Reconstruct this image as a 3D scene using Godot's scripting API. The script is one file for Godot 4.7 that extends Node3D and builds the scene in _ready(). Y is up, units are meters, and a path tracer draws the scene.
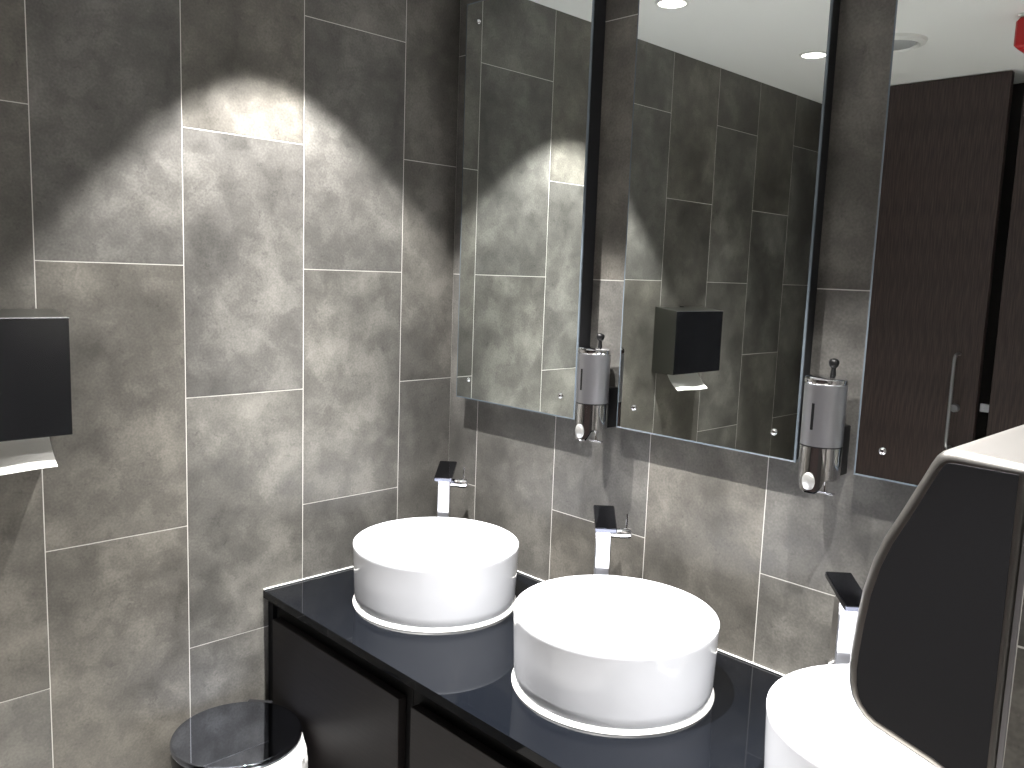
extends Node3D

const COLUMN := 0.302      # tile 300 mm + joint
const HALF_ROW := 0.301    # half of tile 600 mm + joint
const JOINT_Y := 1.6047
const ROOM_TOP := 2.42
const WORKTOP_Y := 0.80
const STUB_X := 1.69
const STUB_Z := 0.772

var mats := {}
var tile_meshes := []
var rng := RandomNumberGenerator.new()
var taken := {}

# ------------------------------------------------------------------ mesh helpers
func mesh_data() -> Dictionary:
	return {"v": PackedVector3Array(), "n": PackedVector3Array(), "u": PackedVector2Array()}

func tri(m: Dictionary, a: Vector3, b: Vector3, c: Vector3, na: Vector3, nb: Vector3, nc: Vector3, ua := Vector2.ZERO, ub := Vector2.ZERO, uc := Vector2.ZERO) -> void:
	if (b - a).cross(c - a).length_squared() < 1e-18:
		return
	if (b - a).cross(c - a).dot(na + nb + nc) > 0.0:   # front faces run clockwise
		var t := b; b = c; c = t
		var tn := nb; nb = nc; nc = tn
		var tu := ub; ub = uc; uc = tu
	m.v.append(a); m.v.append(b); m.v.append(c)
	m.n.append(na); m.n.append(nb); m.n.append(nc)
	m.u.append(ua); m.u.append(ub); m.u.append(uc)

func quad(m: Dictionary, a: Vector3, b: Vector3, c: Vector3, d: Vector3, n: Vector3, us := []) -> void:
	var u := us if us.size() == 4 else [Vector2.ZERO, Vector2.ZERO, Vector2.ZERO, Vector2.ZERO]
	tri(m, a, b, c, n, n, n, u[0], u[1], u[2])
	tri(m, a, c, d, n, n, n, u[0], u[2], u[3])

func finish(m: Dictionary) -> ArrayMesh:
	var arr := []
	arr.resize(Mesh.ARRAY_MAX)
	arr[Mesh.ARRAY_VERTEX] = m.v
	arr[Mesh.ARRAY_NORMAL] = m.n
	arr[Mesh.ARRAY_TEX_UV] = m.u
	var am := ArrayMesh.new()
	am.add_surface_from_arrays(Mesh.PRIMITIVE_TRIANGLES, arr)
	return am

# box with chamfered edges between two corners
func add_box(m: Dictionary, lo: Vector3, hi: Vector3, bevel := 0.0) -> void:
	var c := (lo + hi) * 0.5
	var h := (hi - lo) * 0.5
	var b: float = min(bevel, min(h.x, min(h.y, h.z)) * 0.9)
	for ax in 3:
		var p := (ax + 1) % 3
		var q := (ax + 2) % 3
		for s in [-1.0, 1.0]:
			var n := Vector3.ZERO; n[ax] = s
			var pts := []
			for k in [[-1, -1], [1, -1], [1, 1], [-1, 1]]:
				var v := Vector3.ZERO
				v[ax] = s * h[ax]; v[p] = k[0] * (h[p] - b); v[q] = k[1] * (h[q] - b)
				pts.append(c + v)
			quad(m, pts[0], pts[1], pts[2], pts[3], n)
		if b > 0.0:
			for s in [-1.0, 1.0]:
				for t in [-1.0, 1.0]:
					# edge along axis ax between faces p (sign s) and q (sign t)
					var n := Vector3.ZERO; n[p] = s; n[q] = t; n = n.normalized()
					var np := Vector3.ZERO; np[p] = s
					var nq := Vector3.ZERO; nq[q] = t
					var a0 := Vector3.ZERO; a0[p] = s * h[p]; a0[q] = t * (h[q] - b)
					var a1 := Vector3.ZERO; a1[p] = s * (h[p] - b); a1[q] = t * h[q]
					var e := Vector3.ZERO; e[ax] = h[ax] - b
					tri(m, c + a0 - e, c + a0 + e, c + a1 + e, np, np, nq)
					tri(m, c + a0 - e, c + a1 + e, c + a1 - e, np, nq, nq)
	if b > 0.0:
		for sx in [-1.0, 1.0]:
			for sy in [-1.0, 1.0]:
				for sz in [-1.0, 1.0]:
					var s := Vector3(sx, sy, sz)
					var hb := h - Vector3(b, b, b)
					tri(m, c + s * Vector3(h.x, hb.y, hb.z), c + s * Vector3(hb.x, h.y, hb.z), c + s * Vector3(hb.x, hb.y, h.z), Vector3(sx, 0, 0), Vector3(0, sy, 0), Vector3(0, 0, sz))

func box_mesh(lo: Vector3, hi: Vector3, bevel := 0.0) -> ArrayMesh:
	var m := mesh_data()
	add_box(m, lo, hi, bevel)
	return finish(m)

# lathe about +y: profile of (radius, height); smooth where the profile bends by less than 40 degrees
func add_lathe(m: Dictionary, prof: Array, seg := 64, at := Vector3.ZERO, basis_ := Basis.IDENTITY) -> void:
	var k := prof.size()
	var ns := []
	for i in k - 1:
		var d: Vector2 = prof[i + 1] - prof[i]
		ns.append(Vector2(d.y, -d.x).normalized())
	for i in k - 1:
		var n0: Vector2 = ns[i]
		var n1: Vector2 = ns[i]
		if i > 0 and n0.dot(ns[i - 1]) > 0.77: n0 = (n0 + ns[i - 1]).normalized()
		if i < k - 2 and n1.dot(ns[i + 1]) > 0.77: n1 = (n1 + ns[i + 1]).normalized()
		var p0: Vector2 = prof[i]
		var p1: Vector2 = prof[i + 1]
		for j in seg:
			var a := TAU * j / seg
			var b := TAU * (j + 1) / seg
			var ca := Vector3(sin(a), 0, cos(a))
			var cb := Vector3(sin(b), 0, cos(b))
			var up := Vector3.UP
			var A := at + basis_ * (ca * p0.x + up * p0.y)
			var B := at + basis_ * (cb * p0.x + up * p0.y)
			var C := at + basis_ * (cb * p1.x + up * p1.y)
			var D := at + basis_ * (ca * p1.x + up * p1.y)
			var nA := basis_ * (ca * n0.x + up * n0.y)
			var nB := basis_ * (cb * n0.x + up * n0.y)
			var nC := basis_ * (cb * n1.x + up * n1.y)
			var nD := basis_ * (ca * n1.x + up * n1.y)
			tri(m, A, B, C, nA, nB, nC)
			tri(m, A, C, D, nA, nC, nD)

func lathe_mesh(prof: Array, seg := 64, at := Vector3.ZERO, basis_ := Basis.IDENTITY) -> ArrayMesh:
	var m := mesh_data()
	add_lathe(m, prof, seg, at, basis_)
	return finish(m)

# round bar through a list of points
func add_tube(m: Dictionary, pts: Array, r: float, seg := 12) -> void:
	var frames := []
	var ref := Vector3(0.13, 0.21, 0.97)
	for i in pts.size():
		var d: Vector3
		if i == 0: d = pts[1] - pts[0]
		elif i == pts.size() - 1: d = pts[i] - pts[i - 1]
		else: d = (pts[i + 1] - pts[i]).normalized() + (pts[i] - pts[i - 1]).normalized()
		d = d.normalized()
		var s := ref.cross(d)
		if s.length() < 0.1: s = Vector3.UP.cross(d)
		s = s.normalized()
		var t := d.cross(s).normalized()
		ref = s.cross(d) * -1.0
		frames.append([s, t, d])
	for i in pts.size() - 1:
		for j in seg:
			var a := TAU * j / seg
			var b := TAU * (j + 1) / seg
			var n0a: Vector3 = frames[i][0] * cos(a) + frames[i][1] * sin(a)
			var n0b: Vector3 = frames[i][0] * cos(b) + frames[i][1] * sin(b)
			var n1a: Vector3 = frames[i + 1][0] * cos(a) + frames[i + 1][1] * sin(a)
			var n1b: Vector3 = frames[i + 1][0] * cos(b) + frames[i + 1][1] * sin(b)
			tri(m, pts[i] + n0a * r, pts[i] + n0b * r, pts[i + 1] + n1b * r, n0a, n0b, n1b)
			tri(m, pts[i] + n0a * r, pts[i + 1] + n1b * r, pts[i + 1] + n1a * r, n0a, n1b, n1a)
	for e in [0, pts.size() - 1]:
		var n: Vector3 = frames[e][2] * (-1.0 if e == 0 else 1.0)
		for j in seg:
			var a := TAU * j / seg
			var b := TAU * (j + 1) / seg
			tri(m, pts[e], pts[e] + (frames[e][0] * cos(a) + frames[e][1] * sin(a)) * r, pts[e] + (frames[e][0] * cos(b) + frames[e][1] * sin(b)) * r, n, n, n)

func tube_mesh(pts: Array, r: float, seg := 12) -> ArrayMesh:
	var m := mesh_data()
	add_tube(m, pts, r, seg)
	return finish(m)

# convex outline in (x, y) swept along z with rounded rims
func outline_normals(poly: Array) -> Array:
	var out := []
	var k := poly.size()
	for i in k:
		var d: Vector2 = ((poly[(i + 1) % k] - poly[i]).normalized() + (poly[i] - poly[(i + k - 1) % k]).normalized()).normalized()
		out.append(Vector2(d.y, -d.x))       # outward for counter-clockwise outlines
	return out

func add_sweep(m: Dictionary, poly: Array, z0: float, z1: float, round_ := 0.0, steps := 4, caps := true) -> void:
	var k := poly.size()
	var nn := outline_normals(poly)
	var fn := []
	for i in k:
		var d: Vector2 = (poly[(i + 1) % k] - poly[i]).normalized()
		fn.append(Vector2(d.y, -d.x))
	var rings := []      # [inset, z, nxy weight, nz]
	if round_ > 0.0:
		for s in steps + 1:
			var a := PI / 2 * s / steps
			rings.append([round_ * (1.0 - sin(a)), z0 + round_ * (1.0 - cos(a)), sin(a), -cos(a)])
		for s in steps + 1:
			var a := PI / 2 * (steps - s) / steps
			rings.append([round_ * (1.0 - sin(a)), z1 - round_ * (1.0 - cos(a)), sin(a), cos(a)])
	else:
		rings = [[0.0, z0, 1.0, 0.0], [0.0, z1, 1.0, 0.0]]
	for r in rings.size() - 1:
		for i in k:
			var j := (i + 1) % k
			var ni: Vector2 = nn[i] if nn[i].dot(fn[i]) > 0.88 else fn[i]
			var nj: Vector2 = nn[j] if nn[j].dot(fn[i]) > 0.88 else fn[i]
			var P := []
			var N := []
			for c in [[i, r, ni], [j, r, nj], [j, r + 1, nj], [i, r + 1, ni]]:
				var g: Array = rings[c[1]]
				var p2: Vector2 = poly[c[0]] - nn[c[0]] * float(g[0])
				P.append(Vector3(p2.x, p2.y, g[1]))
				N.append(Vector3(c[2].x * g[2], c[2].y * g[2], g[3]).normalized())
			tri(m, P[0], P[1], P[2], N[0], N[1], N[2])
			tri(m, P[0], P[2], P[3], N[0], N[2], N[3])
	if caps:
		for e in [0, rings.size() - 1]:
			var g: Array = rings[e]
			var flat := PackedVector2Array()
			for i in k: flat.append(poly[i] - nn[i] * float(g[0]))
			var idx := Geometry2D.triangulate_polygon(flat)
			var n := Vector3(0, 0, -1.0 if e == 0 else 1.0)
			for t in range(0, idx.size(), 3):
				var A := flat[idx[t]]; var B := flat[idx[t + 1]]; var C := flat[idx[t + 2]]
				tri(m, Vector3(A.x, A.y, g[1]), Vector3(B.x, B.y, g[1]), Vector3(C.x, C.y, g[1]), n, n, n)

func sweep_mesh(poly: Array, z0: float, z1: float, round_ := 0.0) -> ArrayMesh:
	var m := mesh_data()
	add_sweep(m, poly, z0, z1, round_)
	return finish(m)

# ------------------------------------------------------------------ node helpers
func numbered(called: String) -> String:
	var n: int = taken.get(called, 0)
	taken[called] = n + 1
	return called if n == 0 else "%s_%03d" % [called, n]

func obj(called: String, mesh: Mesh, mat: Material, parent: Node = self) -> MeshInstance3D:
	var o := MeshInstance3D.new()
	o.name = numbered(called) if parent == self else called
	o.mesh = mesh
	o.material_override = mat
	o.cast_shadow = GeometryInstance3D.SHADOW_CASTING_SETTING_ON
	parent.add_child(o, true)
	return o

func thing(called: String, label: String, category: String, at := Vector3.ZERO, turn := 0.0, group := "") -> Node3D:
	var o := Node3D.new()
	o.name = numbered(called)
	add_child(o)
	o.position = at
	o.rotation.y = turn
	tag(o, label, category, group)
	return o

func tag(o: Node, label: String, category: String, group := "") -> void:
	o.set_meta("label", label)
	o.set_meta("category", category)
	if group != "": o.set_meta("group", group)

func struct(called: String, mesh: Mesh, mat: Material) -> MeshInstance3D:
	var o := obj(called, mesh, mat)
	o.set_meta("kind", "structure")
	return o

func dup(src: Node3D, called: String, at: Vector3, label: String) -> Node3D:
	var r: Node3D = src.duplicate()
	r.name = numbered(called)
	add_child(r)
	r.position = at
	r.set_meta("label", label)
	return r

# ------------------------------------------------------------------ materials
func mat(called: String, c: Color, rough: float, metal := 0.0, spec := 0.5) -> StandardMaterial3D:
	var m := StandardMaterial3D.new()
	m.resource_name = called
	m.albedo_color = c
	m.roughness = rough
	m.metallic = metal
	m.metallic_specular = spec
	mats[called] = m
	return m

func noise_image(size_: int, seed_: int, freq: float, octaves: int, kind := FastNoiseLite.TYPE_SIMPLEX_SMOOTH, warp := 0.0) -> PackedByteArray:
	var n := FastNoiseLite.new()
	n.seed = seed_
	n.noise_type = kind
	n.frequency = freq
	n.fractal_type = FastNoiseLite.FRACTAL_FBM if octaves > 1 else FastNoiseLite.FRACTAL_NONE
	n.fractal_octaves = octaves
	if warp > 0.0:
		n.domain_warp_enabled = true
		n.domain_warp_amplitude = warp
		n.domain_warp_frequency = freq * 1.5
		n.domain_warp_fractal_octaves = 3
	var im := n.get_image(size_, size_, false, false, true)
	im.convert(Image.FORMAT_L8)
	return im.get_data()

func tile_textures() -> Array:
	var s := 1280                      # stands for 2 m of stone-look porcelain
	var a := noise_image(s, 11, 0.0042, 6, FastNoiseLite.TYPE_SIMPLEX_SMOOTH, 70.0)
	var b := noise_image(s, 23, 0.016, 5, FastNoiseLite.TYPE_SIMPLEX_SMOOTH, 40.0)
	var c := noise_image(s, 37, 0.22, 3)
	var d := noise_image(s, 53, 0.05, 4, FastNoiseLite.TYPE_SIMPLEX, 25.0)
	var ramp: Array[Color] = []
	for i in 256:
		var t := i / 255.0
		var col: Color
		if t < 0.5: col = Color8(72, 71, 68).lerp(Color8(98, 96, 92), t * 2.0)
		else: col = Color8(98, 96, 92).lerp(Color8(132, 130, 124), t * 2.0 - 1.0)
		ramp.append(col)
	var px := PackedByteArray(); px.resize(s * s * 3)
	var ro := PackedByteArray(); ro.resize(s * s)
	for i in s * s:
		var v: float = (a[i] - 128) * 0.75 + (b[i] - 128) * 0.52 + (c[i] - 128) * 0.34 + 128.0
		var e: int = d[i]
		if e > 196: v -= (e - 196) * 1.6       # dark pits
		elif e < 44: v += (44 - e) * 1.1       # pale scuffs
		var k := clampi(int(v), 0, 255)
		var cc := ramp[k]
		px[i * 3] = cc.r8
		px[i * 3 + 1] = cc.g8
		px[i * 3 + 2] = cc.b8
		ro[i] = clampi(118 + (b[i] - 128) / 3 + (c[i] - 128) / 6, 0, 255)
	var t1 := ImageTexture.create_from_image(Image.create_from_data(s, s, false, Image.FORMAT_RGB8, px))
	var t2 := ImageTexture.create_from_image(Image.create_from_data(s, s, false, Image.FORMAT_L8, ro))
	return [t1, t2]

func grain(seed_: int, dark: Color, light: Color) -> NoiseTexture2D:
	var n := FastNoiseLite.new()
	n.seed = seed_
	n.frequency = 0.02
	n.fractal_octaves = 5
	var t := NoiseTexture2D.new()
	t.width = 512; t.height = 512
	t.seamless = true
	t.noise = n
	var g := Gradient.new()
	g.set_color(0, dark); g.set_color(1, light)
	t.color_ramp = g
	return t

func make_materials() -> void:
	var tx := tile_textures()
	var tints := [Color(1.0, 1.0, 1.0), Color(0.965, 0.96, 0.955), Color(0.97, 0.972, 0.98), Color(1.0, 0.99, 0.975)]
	for i in tints.size():
		var m := mat("stone_look_porcelain_%d" % i, tints[i], 1.0)
		m.albedo_texture = tx[0]
		m.roughness_texture = tx[1]
	mat("grout", Color8(205, 203, 198), 0.9)
	mat("ceiling_paint", Color8(246, 246, 245), 0.85)
	mat("plaster", Color8(66, 64, 63), 0.9)
	mat("passage_paint", Color8(226, 224, 219), 0.85)
	mat("floor_stone", Color8(184, 182, 178), 0.5)
	mat("mirror_silver", Color(0.90, 0.92, 0.91), 0.0, 1.0)
	mat("glass_edge", Color8(112, 122, 131), 0.25)
	mat("mirror_backing", Color8(34, 35, 38), 0.6)
	mat("chrome", Color(0.92, 0.92, 0.93), 0.06, 1.0)
	mat("dryer_steel", Color(0.66, 0.65, 0.64), 0.34, 1.0)
	mat("smoked_chrome", Color(0.36, 0.37, 0.41), 0.07, 1.0)
	mat("satin_steel", Color(0.72, 0.72, 0.74), 0.40, 1.0)
	mat("dull_steel", Color(0.44, 0.44, 0.42), 0.36, 1.0)
	mat("black_plastic", Color8(22, 22, 24), 0.35)
	mat("black_panel", Color8(50, 50, 53), 0.45, 0.0, 0.3)
	mat("black_enamel", Color8(20, 21, 24), 0.22, 0.0, 0.5)
	mat("ceramic", Color8(214, 216, 222), 0.07)
	mat("silicone", Color8(240, 240, 238), 0.4)
	mat("polished_stone", Color8(10, 12, 16), 0.035, 0.0, 0.30)
	mat("black_carcass", Color8(10, 10, 12), 0.6, 0.0, 0.3)
	mat("dark_lid", Color(0.62, 0.64, 0.69), 0.035, 1.0)
	mat("liner_film", Color8(212, 212, 212), 0.45)
	mats.liner_film.backlight = Color(0.3, 0.3, 0.3)
	mat("paper", Color8(235, 234, 230), 0.9)
	mats.paper.backlight = Color(0.25, 0.25, 0.25)
	mat("red_plastic", Color8(190, 28, 34), 0.35)
	mat("vent_grey", Color8(176, 178, 180), 0.6)
	mat("white_trim", Color8(232, 232, 230), 0.4)
	mat("button", Color8(190, 190, 188), 0.35, 0.6)
	var w := mat("vanity_wood", Color(1, 1, 1), 0.55, 0.0, 0.35)
	w.albedo_texture = grain(5, Color8(13, 10, 11), Color8(30, 26, 26))
	w.uv1_triplanar = true
	w.uv1_scale = Vector3(0.8, 22.0, 0.8)
	var w2 := mat("cubicle_wood", Color(1, 1, 1), 0.5)
	w2.albedo_texture = grain(9, Color8(38, 29, 29), Color8(82, 65, 62))
	w2.uv1_triplanar = true
	w2.uv1_scale = Vector3(18.0, 0.7, 18.0)
	var l := mat("lamp_lens", Color(1, 1, 1), 0.5)
	l.emission_enabled = true
	l.emission = Color(1.0, 0.98, 0.95)
	l.emission_energy_multiplier = 6.0

# ------------------------------------------------------------------ tiled walls
# face of one tile: centre of its front at the origin, front towards +z
func tile_mesh(w: float, h: float, uv0: Vector2, flip: bool) -> ArrayMesh:
	var m := mesh_data()
	var d := 0.0005
	var b := 0.00025
	var x := w / 2; var y := h / 2
	var f := [Vector3(-x + b, -y + b, 0), Vector3(x - b, -y + b, 0), Vector3(x - b, y - b, 0), Vector3(-x + b, y - b, 0)]
	var e := [Vector3(-x, -y, -b), Vector3(x, -y, -b), Vector3(x, y, -b), Vector3(-x, y, -b)]
	var r := [Vector3(-x, -y, -d), Vector3(x, -y, -d), Vector3(x, y, -d), Vector3(-x, y, -d)]
	var uvs := []
	for p in [e[0], e[1], e[2], e[3]]:
		var u: Vector2 = Vector2(p.x + x, p.y + y) / 2.0
		if flip: u = Vector2(w / 2.0, h / 2.0) - u
		uvs.append(uv0 + u)
	quad(m, f[0], f[1], f[2], f[3], Vector3(0, 0, 1), uvs)
	var outs := [Vector3(0, -1, 0), Vector3(1, 0, 0), Vector3(0, 1, 0), Vector3(-1, 0, 0)]
	for i in 4:
		var j := (i + 1) % 4
		var n: Vector3 = (outs[i] + Vector3(0, 0, 1)).normalized()
		quad(m, f[i], f[j], e[j], e[i], n, [uvs[i], uvs[j], uvs[j], uvs[i]])
		quad(m, e[i], e[j], r[j], r[i], outs[i], [uvs[i], uvs[j], uvs[j], uvs[i]])
	return finish(m)

# lay running-bond tiles on a wall: edges = positions along the wall, phase true where the joint sits at JOINT_Y
func lay_tiles(wall: Node3D, edges: Array, first_at_joint: bool, place: Callable, top := ROOM_TOP) -> void:
	var at_joint := first_at_joint
	for i in edges.size() - 1:
		var a: float = edges[i] + 0.001
		var b: float = edges[i + 1] - 0.001
		var y: float = JOINT_Y + (0.0 if at_joint else HALF_ROW)
		while y > 0.0: y -= 2 * HALF_ROW
		while y < top:
			var lo: float = max(y + 0.001, 0.001)
			var hi: float = min(y + 2 * HALF_ROW - 0.001, top - 0.0005)
			if hi - lo > 0.01:
				var full: bool = hi - lo > 0.599 and b - a > 0.299
				var mesh: ArrayMesh
				if full:
					mesh = tile_meshes[rng.randi() % tile_meshes.size()]
				else:
					mesh = tile_mesh(b - a, hi - lo, Vector2(rng.randf() * 0.8, rng.randf() * 0.65), rng.randf() < 0.5)
				var o := obj("tile", mesh, mats["stone_look_porcelain_%d" % (rng.randi() % 4)], wall)
				o.transform = place.call((a + b) / 2, (lo + hi) / 2)
			y += 2 * HALF_ROW
		at_joint = not at_joint

# ------------------------------------------------------------------ things
func downlight(at: Vector3, label: String, beam := [[40.5, 0.22, 1.5], [32.0, 1.0, 6.5], [24.5, 1.0, 7.0]], lean := 0.0) -> void:
	var t := thing("downlight", label, "ceiling light", at, 0.0, "recessed ceiling downlights")
	obj("rim", lathe_mesh([Vector2(0.041, -0.0005), Vector2(0.041, -0.004), Vector2(0.046, -0.005), Vector2(0.050, -0.003), Vector2(0.051, -0.0002)], 48), mats.white_trim, t)
	obj("lens", lathe_mesh([Vector2(0.0, -0.0025), Vector2(0.041, -0.0025)], 40), mats.lamp_lens, t)
	for c in beam:     # wide rim of the beam and its core
		var s := SpotLight3D.new()
		s.name = "lamp"
		s.spot_angle = c[0]
		s.spot_angle_attenuation = c[1]
		s.light_energy = c[2]
		s.light_color = Color(1.0, 0.99, 0.975)
		s.spot_range = 8.0
		s.spot_attenuation = 2.0
		s.light_size = 0.012
		s.shadow_enabled = true
		t.add_child(s, true)
		s.position = Vector3(0, -0.012, 0)
		s.rotation_degrees = Vector3(-90 + lean, 0, 0)    # turned a little towards the mirrors

func mirror(x0: float, x1: float, front: float, label: String) -> void:
	var y0 := 1.262
	var y1 := 2.318
	var t := thing("wall_mirror", label, "mirror", Vector3((x0 + x1) / 2, y0, 0), 0.0, "tall mirrors above the basins")
	var h := y1 - y0
	var w := (x1 - x0) / 2
	obj("backing", box_mesh(Vector3(-w + 0.004, 0.004, 0.0005), Vector3(w - 0.004, h - 0.004, front - 0.0055)), mats.mirror_backing, t)
	obj("mirror_glass", box_mesh(Vector3(-w + 0.0038, 0.0038, front - 0.005), Vector3(w - 0.0038, h - 0.0038, front)), mats.mirror_silver, t)
	# polished edge: four mitred strips in one ring
	var m := mesh_data()
	var e := 0.0038
	var o := [Vector3(-w, 0, 0), Vector3(w, 0, 0), Vector3(w, h, 0), Vector3(-w, h, 0)]
	var i_ := [Vector3(-w + e, e, 0), Vector3(w - e, e, 0), Vector3(w - e, h - e, 0), Vector3(-w + e, h - e, 0)]
	var outs := [Vector3(0, -1, 0), Vector3(1, 0, 0), Vector3(0, 1, 0), Vector3(-1, 0, 0)]
	var zf := Vector3(0, 0, front); var zb := Vector3(0, 0, front - 0.005); var zc := Vector3(0, 0, front - 0.0012)
	for i in 4:
		var j := (i + 1) % 4
		quad(m, i_[i] + zf, i_[j] + zf, o[j] + zc, o[i] + zc, (outs[i] * 0.35 + Vector3(0, 0, 1)).normalized())
		quad(m, o[i] + zc, o[j] + zc, o[j] + zb, o[i] + zb, outs[i])
		quad(m, o[i] + zb, o[j] + zb, i_[j] + zb, i_[i] + zb, Vector3(0, 0, -1))
	var edge := obj("polished_edge", finish(m), mats.glass_edge, t)
	edge.set_meta("label", "pale blue polished glass edge")
	for sx in [-1, 1]:
		for yy in [0.054, h - 0.054]:
			var b := Basis(Vector3.RIGHT, PI / 2)
			obj("dome_screw", lathe_mesh([Vector2(0.0068, 0.0), Vector2(0.0066, 0.0022), Vector2(0.0052, 0.0042), Vector2(0.003, 0.0054), Vector2(0.0, 0.0058)], 20, Vector3(sx * (w - 0.05), yy, front), b), mats.chrome, t)

func basin(at: Vector3, label: String) -> Node3D:
	var t := thing("round_basin", label, "basin", at, 0.0, "round white countertop basins")
	var outer := [Vector2(0.0, 0.0005), Vector2(0.196, 0.0005), Vector2(0.1985, 0.004), Vector2(0.2000, 0.03), Vector2(0.2025, 0.09), Vector2(0.2042, 0.140), Vector2(0.2047, 0.1455), Vector2(0.2040, 0.1485), Vector2(0.2020, 0.1500), Vector2(0.1990, 0.1498), Vector2(0.1972, 0.1482), Vector2(0.1962, 0.145), Vector2(0.1945, 0.11), Vector2(0.190, 0.055), Vector2(0.180, 0.035), Vector2(0.160, 0.024), Vector2(0.10, 0.018), Vector2(0.032, 0.015), Vector2(0.030, 0.012), Vector2(0.0, 0.012)]
	obj("bowl", lathe_mesh(outer, 96), mats.ceramic, t)
	obj("drain", lathe_mesh([Vector2(0.031, 0.0150), Vector2(0.029, 0.018), Vector2(0.020, 0.0195), Vector2(0.0, 0.020)], 32), mats.chrome, t)
	var s := obj("silicone_bead", lathe_mesh([Vector2(0.2036, 0.0003), Vector2(0.2030, 0.0030), Vector2(0.2012, 0.0062), Vector2(0.1988, 0.0085), Vector2(0.1980, 0.0088)], 96), mats.silicone, t)
	s.set_meta("label", "white silicone bead round the foot")
	return t

func tap(at: Vector3, label: String) -> Node3D:
	# local +z points to the basin, +x to the handle
	var t := thing("basin_tap", label, "tap", at, deg_to_rad(43.0), "chrome basin taps")
	obj("base_ring", lathe_mesh([Vector2(0.0, 0.0003), Vector2(0.026, 0.0003), Vector2(0.026, 0.004), Vector2(0.024, 0.006), Vector2(0.0, 0.006)], 40), mats.chrome, t)
	var m := mesh_data()
	add_box(m, Vector3(-0.0200, 0.004, -0.019), Vector3(0.0160, 0.254, 0.017), 0.004)
	obj("column", finish(m), mats.chrome, t)
	# flat spout sloping down to the basin
	var sp := mesh_data()
	add_box(sp, Vector3(-0.0245, -0.006, -0.062), Vector3(0.0245, 0.006, 0.058), 0.0025)
	var spout := obj("spout", finish(sp), mats.smoked_chrome, t)
	spout.position = Vector3(0, 0.266, -0.002)
	spout.rotation.x = deg_to_rad(10.0)
	var hd := mesh_data()
	var side := Basis(Vector3.FORWARD, PI / 2)
	add_lathe(hd, [Vector2(0.0, 0.0), Vector2(0.0115, 0.0), Vector2(0.0115, 0.018), Vector2(0.0130, 0.019), Vector2(0.0130, 0.042), Vector2(0.0116, 0.0445), Vector2(0.0, 0.045)], 32, Vector3(0.0163, 0.236, 0), side)
	var h := obj("handle", finish(hd), mats.chrome, t)
	obj("lever_pin", tube_mesh([Vector3(0.051, 0.244, 0), Vector3(0.0515, 0.280, -0.004)], 0.0034, 10), mats.chrome, h)
	return t

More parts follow.
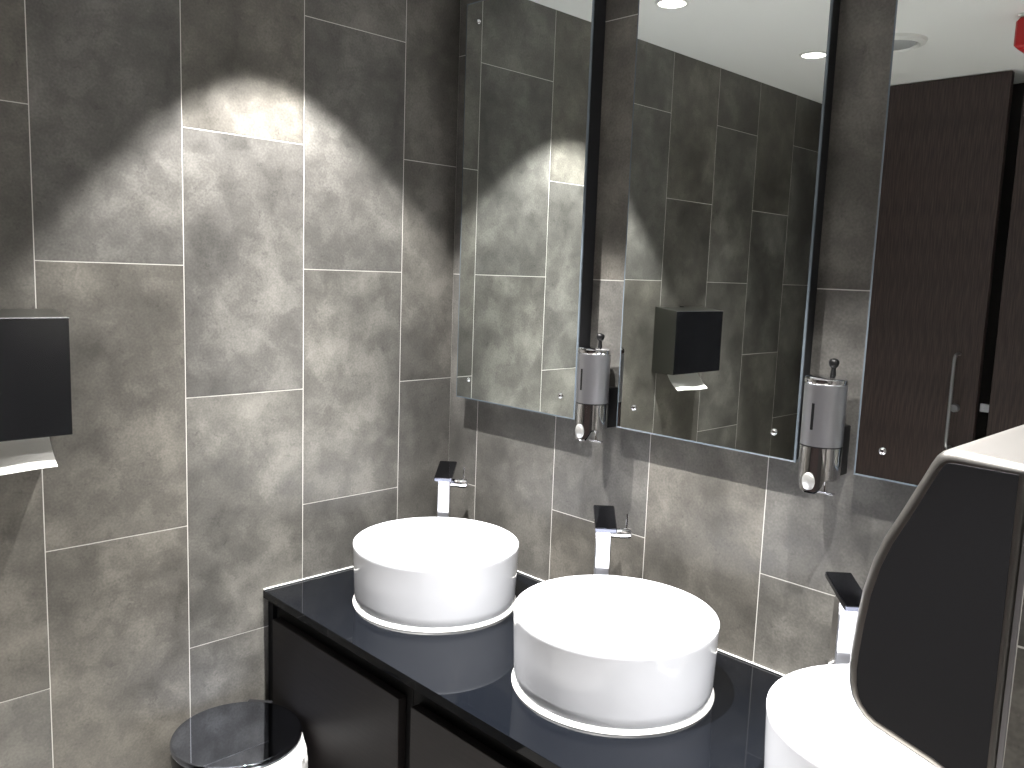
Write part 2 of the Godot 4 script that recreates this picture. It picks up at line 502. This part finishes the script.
func soap_dispenser(at: Vector3, label: String) -> Node3D:
	# origin on the wall, at the height of the joint between reservoir and pump housing
	var t := thing("soap_dispenser", label, "soap dispenser", at, 0.0, "steel soap dispensers between the mirrors")
	var zc := 0.066
	var r := 0.0385
	var c := Vector3(0, 0, zc)
	obj("bracket", box_mesh(Vector3(-0.026, -0.062, 0.0005), Vector3(0.026, 0.035, 0.034), 0.002), mats.black_plastic, t)
	obj("reservoir", lathe_mesh([Vector2(0.0, 0.0012), Vector2(r, 0.0012), Vector2(r, 0.117)], 64, c), mats.satin_steel, t)
	obj("cap", lathe_mesh([Vector2(r, 0.1172), Vector2(r + 0.0006, 0.118), Vector2(r + 0.0006, 0.1265), Vector2(r - 0.002, 0.1295), Vector2(r - 0.010, 0.1315), Vector2(0.0, 0.1322)], 64, c), mats.chrome, t)
	obj("joint_ring", lathe_mesh([Vector2(r - 0.001, -0.0012), Vector2(r + 0.0004, -0.0008), Vector2(r + 0.0004, 0.0010), Vector2(r - 0.001, 0.0012)], 64, c), mats.black_plastic, t)
	# sight slot in the reservoir front
	var sl := mesh_data()
	var a0 := deg_to_rad(-5.0)
	for k in 4:
		var a := a0 + deg_to_rad(4.2) * (k - 2) / 2.0
		var b := a0 + deg_to_rad(4.2) * (k - 1) / 2.0
		var na := Vector3(sin(a), 0, cos(a)); var nb := Vector3(sin(b), 0, cos(b))
		var R := r + 0.0005
		tri(sl, c + na * R + Vector3(0, 0.032, 0), c + nb * R + Vector3(0, 0.032, 0), c + nb * R + Vector3(0, 0.082, 0), na, nb, nb)
		tri(sl, c + na * R + Vector3(0, 0.032, 0), c + nb * R + Vector3(0, 0.082, 0), c + na * R + Vector3(0, 0.082, 0), na, nb, na)
	var slot := obj("sight_slot", finish(sl), mats.black_plastic, t)
	slot.set_meta("label", "dark upright level window")
	# key knob on the lid
	obj("key_knob", lathe_mesh([Vector2(0.0, 0.1318), Vector2(0.0055, 0.132), Vector2(0.0042, 0.146), Vector2(0.0078, 0.150), Vector2(0.0098, 0.155), Vector2(0.0092, 0.160), Vector2(0.0062, 0.1635), Vector2(0.0, 0.165)], 24, Vector3(0.006, 0, zc - 0.012)), mats.black_plastic, t)
	# pump housing: cylinder whose front reaches lower, as a snout
	var m := mesh_data()
	var seg := 64
	for j in seg:
		var fr := []
		for k in 2:
			var a := TAU * (j + k) / seg
			var f: float = smoothstep(0.70, 0.97, cos(a))
			var low: float = -0.064 - 0.024 * f
			var bulge: float = 0.004 * f
			var n := Vector3(sin(a), 0, cos(a))
			fr.append([n, c + n * r + Vector3(0, -0.0012, 0), c + n * (r + bulge * 0.6) + Vector3(0, low + 0.012, 0), c + n * (r + bulge) + Vector3(0, low + 0.004, 0), c + n * (r + bulge - 0.004) + Vector3(0, low, 0)])
		var nA: Vector3 = fr[0][0]; var nB: Vector3 = fr[1][0]
		for s in [1, 2, 3]:
			var dn := Vector3(0, -1.0, 0) if s == 3 else Vector3.ZERO
			var e0 := (nA + dn * 0.8).normalized(); var e1 := (nB + dn * 0.8).normalized()
			tri(m, fr[0][s], fr[1][s], fr[1][s + 1], nA if s < 3 else e0, nB if s < 3 else e1, e1 if s == 3 else nB)
			tri(m, fr[0][s], fr[1][s + 1], fr[0][s + 1], nA if s < 3 else e0, e1 if s == 3 else nB, e0 if s == 3 else nA)
		# underside arches up to the nozzle
		var mid := c + Vector3(0, -0.060, 0)
		tri(m, fr[0][4], fr[1][4], mid, Vector3.DOWN, Vector3.DOWN, Vector3.DOWN)
	obj("pump_housing", finish(m), mats.chrome, t)
	# oval push button on the snout
	var bt := mesh_data()
	var bb := Basis(Vector3.RIGHT, PI / 2 + deg_to_rad(6.0)).scaled_local(Vector3(1.0, 1.0, 1.45))
	add_lathe(bt, [Vector2(0.0122, 0.0), Vector2(0.0122, 0.003), Vector2(0.010, 0.0048), Vector2(0.0, 0.0052)], 32, c + Vector3(0, -0.066, r + 0.0005), bb)
	obj("push_button", finish(bt), mats.button, t)
	# nozzle and drip bar
	obj("nozzle", tube_mesh([c + Vector3(0.011, -0.055, -0.008), c + Vector3(0.011, -0.091, -0.008)], 0.0042, 14), mats.chrome, t)
	obj("drip_bar", box_mesh(c + Vector3(-0.008, -0.0945, -0.014), c + Vector3(0.030, -0.0905, -0.003), 0.0012), mats.chrome, t)
	return t

func vanity_unit(x0: float, x1: float, label: String) -> void:
	# x0..x1 is the door; the carcass reaches half a gap further
	var t := thing("vanity_unit", label, "cabinet", Vector3((x0 + x1) / 2, 0, 0), 0.0, "vanity units under the worktop")
	var w := (x1 - x0) / 2
	obj("carcass", box_mesh(Vector3(-w - 0.0195, 0.10, 0.006), Vector3(w + 0.0195, 0.7795, 0.576), 0.001), mats.black_carcass, t)
	obj("plinth", box_mesh(Vector3(-w - 0.0195, 0.0, 0.03), Vector3(w + 0.0195, 0.0998, 0.53)), mats.black_carcass, t)
	obj("door", box_mesh(Vector3(-w, 0.125, 0.5765), Vector3(w, 0.739, 0.598), 0.0016), mats.vanity_wood, t)

func pedal_bin(at: Vector3) -> void:
	var t := thing("waste_bin", "round waste bin with a glossy dark lid beside the vanity", "bin", at)
	obj("body", lathe_mesh([Vector2(0.0, 0.0), Vector2(0.126, 0.0), Vector2(0.130, 0.006), Vector2(0.1315, 0.555), Vector2(0.1300, 0.560), Vector2(0.0, 0.560)], 72), mats.satin_steel, t)
	obj("rim", lathe_mesh([Vector2(0.1318, 0.545), Vector2(0.1350, 0.548), Vector2(0.1355, 0.580), Vector2(0.1335, 0.584), Vector2(0.10, 0.584)], 72), mats.black_plastic, t)
	var lid := obj("lid", lathe_mesh([Vector2(0.0, 0.5845), Vector2(0.1355, 0.5845), Vector2(0.1372, 0.588), Vector2(0.1372, 0.595), Vector2(0.1350, 0.5990), Vector2(0.1335, 0.6000), Vector2(0.1325, 0.6000), Vector2(0.1320, 0.6000), Vector2(0.0, 0.6000)], 96), mats.dark_lid, t)
	lid.set_meta("label", "glossy dark round lid")
	obj("hinge", box_mesh(Vector3(-0.030, 0.575, -0.006), Vector3(0.030, 0.594, 0.012), 0.003), mats.black_plastic, t)
	var hinge: Node3D = t.get_node("hinge")
	hinge.position = Vector3(-0.098, 0.003, -0.106)
	hinge.rotation.y = deg_to_rad(42.0)
	t.scale = Vector3(1.0545, 0.9083, 1.0545)
	# liner turned out over the rim
	var m := mesh_data()
	var seg := 90
	var fn := FastNoiseLite.new(); fn.seed = 4; fn.frequency = 1.0
	var ring := []
	for j in seg + 1:
		var a := deg_to_rad(40.0) + deg_to_rad(122.0) * j / seg      # angle from +z towards +x
		var edge: float = smoothstep(0.0, 0.16, float(j) / seg) * smoothstep(1.0, 0.84, float(j) / seg)
		var col := []
		for k in 6:
			var f := k / 5.0
			var wob := fn.get_noise_3d(cos(a) * 6.0, sin(a) * 6.0, f * 2.0) * 0.008 * f
			var rad: float = 0.1362 + sin(f * PI * 0.8) * 0.013 * edge + wob * edge + 0.0015 * f
			var y: float = 0.583 - f * (0.02 + 0.075 * edge + fn.get_noise_2d(a * 5.0, 9.0) * 0.016)
			col.append(Vector3(sin(a) * rad, y, cos(a) * rad))
		ring.append(col)
	for j in seg:
		for k in 5:
			var A: Vector3 = ring[j][k]; var B: Vector3 = ring[j + 1][k]; var C: Vector3 = ring[j + 1][k + 1]; var D: Vector3 = ring[j][k + 1]
			var n := (B - A).cross(D - A).normalized()
			if n.dot(Vector3(A.x, 0, A.z)) < 0: n = -n
			quad(m, A, B, C, D, n)
	var ln := obj("bin_liner", finish(m), mats.liner_film, t)
	ln.set_meta("label", "white plastic liner showing below the lid")

func towel_dispenser() -> void:
	var z0 := 1.060; var z1 := 1.365
	var y0 := 1.264; var y1 := 1.497
	var t := thing("towel_dispenser", "black and steel paper towel dispenser on the left wall", "towel dispenser", Vector3(0, y0, (z0 + z1) / 2))
	var w := (z1 - z0) / 2
	var h := y1 - y0
	# steel case, its top rising a little to the wall; outline in (x, y), swept along z
	var poly := [Vector2(0.0006, 0.0), Vector2(0.096, 0.0), Vector2(0.096, h), Vector2(0.0006, h + 0.012)]
	obj("case", sweep_mesh(poly, -w, w, 0.001), mats.dull_steel, t)
	var fr := obj("front_cover", box_mesh(Vector3(0.0965, 0.001, -w + 0.0005), Vector3(0.1005, h - 0.0015, w - 0.0005), 0.0012), mats.black_enamel, t)
	fr.set_meta("label", "black front cover")
	obj("top_trim", box_mesh(Vector3(0.0965, h - 0.0013, -w), Vector3(0.1010, h + 0.0005, w), 0.0005), mats.satin_steel, t)
	obj("lock", lathe_mesh([Vector2(0.0, 0.004), Vector2(0.008, 0.0035), Vector2(0.0085, 0.0)], 24, Vector3(0.012, h + 0.0105, 0.0)), mats.black_plastic, t)
	# towel leaf hanging out
	var p := mesh_data()
	var nx := 10
	var zz0 := -w + 0.030; var zz1 := -w + 0.225
	var rows := []
	for i in nx + 1:
		var f := float(i) / nx
		var row := []
		for j in 9:
			var g := j / 8.0
			var z: float = lerp(zz0, zz1, g)
			var x: float = 0.050 + 0.052 * pow(f, 1.4) + 0.003 * sin(g * 7.0) * f
			var y: float = 0.002 - 0.074 * f + 0.010 * f * f + 0.003 * sin(g * 5.0 + 1.0) * f
			row.append(Vector3(x, y, z))
		rows.append(row)
	for i in nx:
		for j in 8:
			var A: Vector3 = rows[i][j]; var B: Vector3 = rows[i + 1][j]; var C: Vector3 = rows[i + 1][j + 1]; var D: Vector3 = rows[i][j + 1]
			var n := (B - A).cross(D - A).normalized()
			if n.x < 0: n = -n
			var off := n * 0.0004
			quad(p, A + off, B + off, C + off, D + off, n)
			quad(p, A - off, B - off, C - off, D - off, -n)
	var leaf := obj("paper_towel", finish(p), mats.paper)
	leaf.position = t.position
	tag(leaf, "white paper towel leaf hanging from the dispenser on left wall", "paper towel")

func hand_dryer() -> void:
	var t := thing("hand_dryer", "chrome and black hand dryer mounted close on the right", "hand dryer", Vector3(STUB_X, 1.14, 0.60))
	# side outline, x measured from the wall, counter-clockwise
	var o := [[0.0, 0.003], [-0.056, 0.019], [-0.094, 0.029], [-0.113, 0.034], [-0.124, 0.040], [-0.133, 0.049], [-0.1385, 0.058], [-0.1425, 0.072], [-0.144, 0.090], [-0.1435, 0.107], [-0.141, 0.139], [-0.137, 0.172], [-0.1295, 0.205], [-0.1205, 0.231], [-0.106, 0.262], [-0.091, 0.296], [-0.084, 0.312], [-0.0805, 0.3185], [-0.076, 0.3235], [-0.070, 0.3265], [-0.060, 0.3275], [0.0, 0.3235]]
	var poly := []
	for k in range(o.size() - 1, -1, -1): poly.append(Vector2(o[k][0] - 0.0006, o[k][1]))
	var area := 0.0
	for i in poly.size():
		var a: Vector2 = poly[i]; var b: Vector2 = poly[(i + 1) % poly.size()]
		area += a.cross(b)
	if area < 0: poly.reverse()
	var zf := 0.171
	obj("cover", sweep_mesh(poly, -0.17, zf, 0.011), mats.dryer_steel, t)
	var nn := outline_normals(poly)
	var inner := []
	for i in poly.size(): inner.append(Vector2(min(poly[i].x - nn[i].x * 0.012, -0.0012), poly[i].y - nn[i].y * 0.012))
	var m := mesh_data()
	add_sweep(m, inner, zf - 0.001, zf + 0.0008, 0.0, 1, true)
	var s := obj("side_panel", finish(m), mats.black_panel, t)
	s.set_meta("label", "flat black side panel")

func cubicle() -> void:
	var t := thing("cubicle_door", "dark wood cubicle door with a steel pull, seen in the mirrors", "door", Vector3(0.30, 0, 2.05))
	obj("leaf", box_mesh(Vector3(0.002, 0.012, 0.0), Vector3(0.5235, ROOM_TOP - 0.003, 0.03), 0.0015), mats.cubicle_wood, t)
	var hp := []
	for p in [[0.0, 1.362], [-0.030, 1.362], [-0.042, 1.358], [-0.0495, 1.349], [-0.052, 1.335], [-0.052, 1.02], [-0.0495, 1.006], [-0.042, 0.997], [-0.030, 0.993], [0.0, 0.993]]:
		hp.append(Vector3(0.445, p[1], p[0]))
	obj("pull_handle", tube_mesh(hp, 0.0062, 14), mats.satin_steel, t)
	obj("lock", lathe_mesh([Vector2(0.0, 0.020), Vector2(0.013, 0.020), Vector2(0.0155, 0.017), Vector2(0.0165, 0.0)], 28, Vector3(0.450, 1.150, 0.0), Basis(Vector3.RIGHT, -PI / 2)), mats.satin_steel, t)
	var p := thing("cubicle_panel", "dark wood cubicle panel right of the cubicle door in the mirror", "panel", Vector3(0.869, 0, 2.05))
	obj("board", box_mesh(Vector3(0.0, 0.0, 0.0), Vector3(0.86, ROOM_TOP - 0.001, 0.03), 0.0015), mats.cubicle_wood, p)
	obj("latch_keeper", box_mesh(Vector3(-0.036, 1.146, 0.012), Vector3(-0.0005, 1.178, 0.026), 0.002), mats.satin_steel, p)

# ------------------------------------------------------------------ the scene
func _ready() -> void:
	rng.seed = 20240611
	var cam := Camera3D.new()
	cam.name = "camera"
	add_child(cam)
	cam.position = Vector3(1.8873, 1.6145, 1.5960)
	cam.rotation = Vector3(-0.1305, 0.7959, 0.0360)
	cam.fov = 48.731
	cam.near = 0.02
	cam.far = 30.0
	cam.current = true

	var we := WorldEnvironment.new()
	we.name = "environment"
	var env := Environment.new()
	env.background_mode = Environment.BG_COLOR
	env.background_color = Color(0, 0, 0)
	env.tonemap_mode = Environment.TONE_MAPPER_LINEAR
	env.tonemap_exposure = 1.0
	env.sdfgi_enabled = true
	env.ssao_enabled = true
	env.ssil_enabled = true
	we.environment = env
	add_child(we)

	make_materials()
	for i in 12:
		tile_meshes.append(tile_mesh(COLUMN - 0.002, 2 * HALF_ROW - 0.002, Vector2(rng.randf() * 0.84, rng.randf() * 0.69), i % 2 == 1))

	downlight(Vector3(0.312, ROOM_TOP, 0.632), "downlight above the basin next to the left wall", [[41.0, 0.26, 4.0], [24.5, 1.0, 10.5]], 4.0)
	downlight(Vector3(0.885, ROOM_TOP, 0.632), "downlight above the middle basin")
	downlight(Vector3(1.455, ROOM_TOP, 0.632), "downlight above the basin by the hand dryer")
	downlight(Vector3(0.362, ROOM_TOP, 1.420), "downlight above the towel dispenser, near the cubicle door", [[34.0, 0.6, 0.6], [24.5, 1.0, 5.5]], 0.0)
	downlight(Vector3(1.75, ROOM_TOP, 1.420), "downlight in the passage, behind the hand dryer", [[38.0, 0.3, 1.0], [24.5, 1.0, 10.0]], 0.0)

	# --- room shell
	var back := 0.0004
	var left := struct("wall_left", box_mesh(Vector3(-0.14, 0.0, -0.14), Vector3(-back, ROOM_TOP, 2.30)), mats.grout)
	var rear := struct("wall_back", box_mesh(Vector3(-back, 0.0, -0.14), Vector3(3.0, ROOM_TOP, -back)), mats.grout)
	var stub := struct("wall_right", box_mesh(Vector3(STUB_X + back, 0.0, -back), Vector3(STUB_X + 0.13 - back, ROOM_TOP, STUB_Z - back)), mats.grout)
	struct("wall_far_right", box_mesh(Vector3(3.0, 0.0, -0.14), Vector3(3.14, ROOM_TOP, 2.44)), mats.passage_paint)
	struct("wall_front", box_mesh(Vector3(-0.14, 0.0, 2.30), Vector3(3.0, ROOM_TOP, 2.44)), mats.plaster)
	struct("floor", box_mesh(Vector3(-0.14, -0.1, -0.14), Vector3(3.14, 0.0, 2.44)), mats.floor_stone)
	struct("ceiling", box_mesh(Vector3(-0.14, ROOM_TOP, -0.14), Vector3(3.14, ROOM_TOP + 0.1, 2.44)), mats.ceiling_paint)

	var ez := [-0.0009, 0.1848]
	while ez[-1] < 2.2: ez.append(ez[-1] + COLUMN)
	ez[-1] = 2.299
	lay_tiles(left, ez, false, func(u: float, y: float) -> Transform3D: return Transform3D(Basis(Vector3.UP, PI / 2), Vector3(0, y, u)))
	var ex := [-0.0009, 0.1217]
	while ex[-1] < STUB_X - 0.05: ex.append(ex[-1] + COLUMN)
	ex[-1] = STUB_X
	lay_tiles(rear, ex, true, func(u: float, y: float) -> Transform3D: return Transform3D(Basis.IDENTITY, Vector3(u, y, 0)))
	lay_tiles(stub, [0.001, 0.17, 0.17 + COLUMN, STUB_Z - 0.0005], true, func(u: float, y: float) -> Transform3D: return Transform3D(Basis(Vector3.UP, -PI / 2), Vector3(STUB_X, y, u)))
	lay_tiles(stub, [STUB_X + 0.004, STUB_X + 0.129], false, func(u: float, y: float) -> Transform3D: return Transform3D(Basis.IDENTITY, Vector3(u, y, STUB_Z)))
	struct("trim_1", box_mesh(Vector3(STUB_X - 0.0006, 0.0, STUB_Z - 0.003), Vector3(STUB_X + 0.0042, ROOM_TOP - 0.0005, STUB_Z + 0.0008), 0.0006), mats.satin_steel)

	# --- vanity
	var names := ["dark wood vanity unit at the left wall, behind the bin", "dark wood vanity unit under the middle basin", "dark wood vanity unit under the basin by the hand dryer"]
	for k in 3:
		vanity_unit(0.047 + 0.562 * k, 0.568 + 0.562 * k - (0.046 if k == 2 else 0.0), names[k])
	var filler := obj("filler_strip", box_mesh(Vector3(0.0005, 0.10, 0.30), Vector3(0.0262, 0.7795, 0.585), 0.001), mats.black_carcass)
	tag(filler, "narrow black filler strip between vanity and left wall", "cabinet strip")
	var top := thing("worktop", "polished black stone worktop carrying the round basins", "worktop", Vector3(0, WORKTOP_Y, 0))
	obj("slab", box_mesh(Vector3(0.0006, -0.02, 0.0006), Vector3(STUB_X - 0.0006, 0.0, 0.5987), 0.0008), mats.polished_stone, top)
	var seal := mesh_data()
	add_box(seal, Vector3(0.0004, 0.0002, 0.0004), Vector3(0.0042, 0.0042, 0.5985), 0.0015)
	add_box(seal, Vector3(0.0043, 0.0002, 0.0004), Vector3(STUB_X - 0.0045, 0.0042, 0.0042), 0.0015)
	add_box(seal, Vector3(STUB_X - 0.0042, 0.0002, 0.0004), Vector3(STUB_X - 0.0004, 0.0042, 0.5985), 0.0015)
	var sl := obj("silicone_joint", finish(seal), mats.silicone, top)
	sl.set_meta("label", "white silicone joint along the walls")

	var b0 := basin(Vector3(0.3135, WORKTOP_Y, 0.2965), "round white basin nearest the left wall")
	dup(b0, "round_basin", Vector3(0.8800, WORKTOP_Y, 0.2965), "middle round white basin on the black worktop")
	dup(b0, "round_basin", Vector3(1.4480, WORKTOP_Y, 0.2965), "round white basin partly hidden by the hand dryer")
	var off := Vector3(-0.1755, 0, -0.1700)
	var t0 := tap(Vector3(0.3135, WORKTOP_Y, 0.2965) + off, "chrome tap behind the basin nearest the left wall")
	dup(t0, "basin_tap", Vector3(0.8800, WORKTOP_Y, 0.2965) + off, "chrome tap behind the middle basin")
	dup(t0, "basin_tap", Vector3(1.4480, WORKTOP_Y, 0.2965) + off, "chrome tap half hidden by the hand dryer")

	# --- mirrors and dispensers on the back wall
	mirror(0.085, 0.532, 0.051, "tall mirror nearest the left wall")
	mirror(0.654, 1.107, 0.041, "middle tall mirror between the two soap dispensers")
	mirror(1.226, 1.679, 0.045, "tall mirror behind the hand dryer, showing the cubicle door")
	var s0 := soap_dispenser(Vector3(0.5985, 1.316, 0), "steel soap dispenser between the left and middle mirrors")
	dup(s0, "soap_dispenser", Vector3(1.1690, 1.312, 0), "steel soap dispenser nearest the hand dryer")

	towel_dispenser()
	hand_dryer()
	pedal_bin(Vector3(0.1617, 0, 0.7493))
	cubicle()

	# --- ceiling fittings seen in the mirrors
	var v := thing("air_vent", "round grey air vent in the ceiling, seen in a mirror", "vent", Vector3(0.642, ROOM_TOP, 1.43))
	obj("ring", lathe_mesh([Vector2(0.072, -0.0002), Vector2(0.072, -0.010), Vector2(0.080, -0.016), Vector2(0.098, -0.010), Vector2(0.102, -0.0002)], 56), mats.white_trim, v)
	obj("disc", lathe_mesh([Vector2(0.0, -0.014), Vector2(0.062, -0.014), Vector2(0.066, -0.011), Vector2(0.066, -0.0005)], 56), mats.vent_grey, v)
	var a := thing("alarm_sounder", "red alarm sounder on the ceiling, at the mirror's right edge", "alarm", Vector3(1.08, ROOM_TOP, 1.40))
	obj("base", box_mesh(Vector3(-0.05, -0.008, -0.045), Vector3(0.05, -0.0003, 0.045), 0.002), mats.white_trim, a)
	obj("sounder", box_mesh(Vector3(-0.055, -0.100, -0.05), Vector3(0.055, -0.0083, 0.05), 0.012), mats.red_plastic, a)
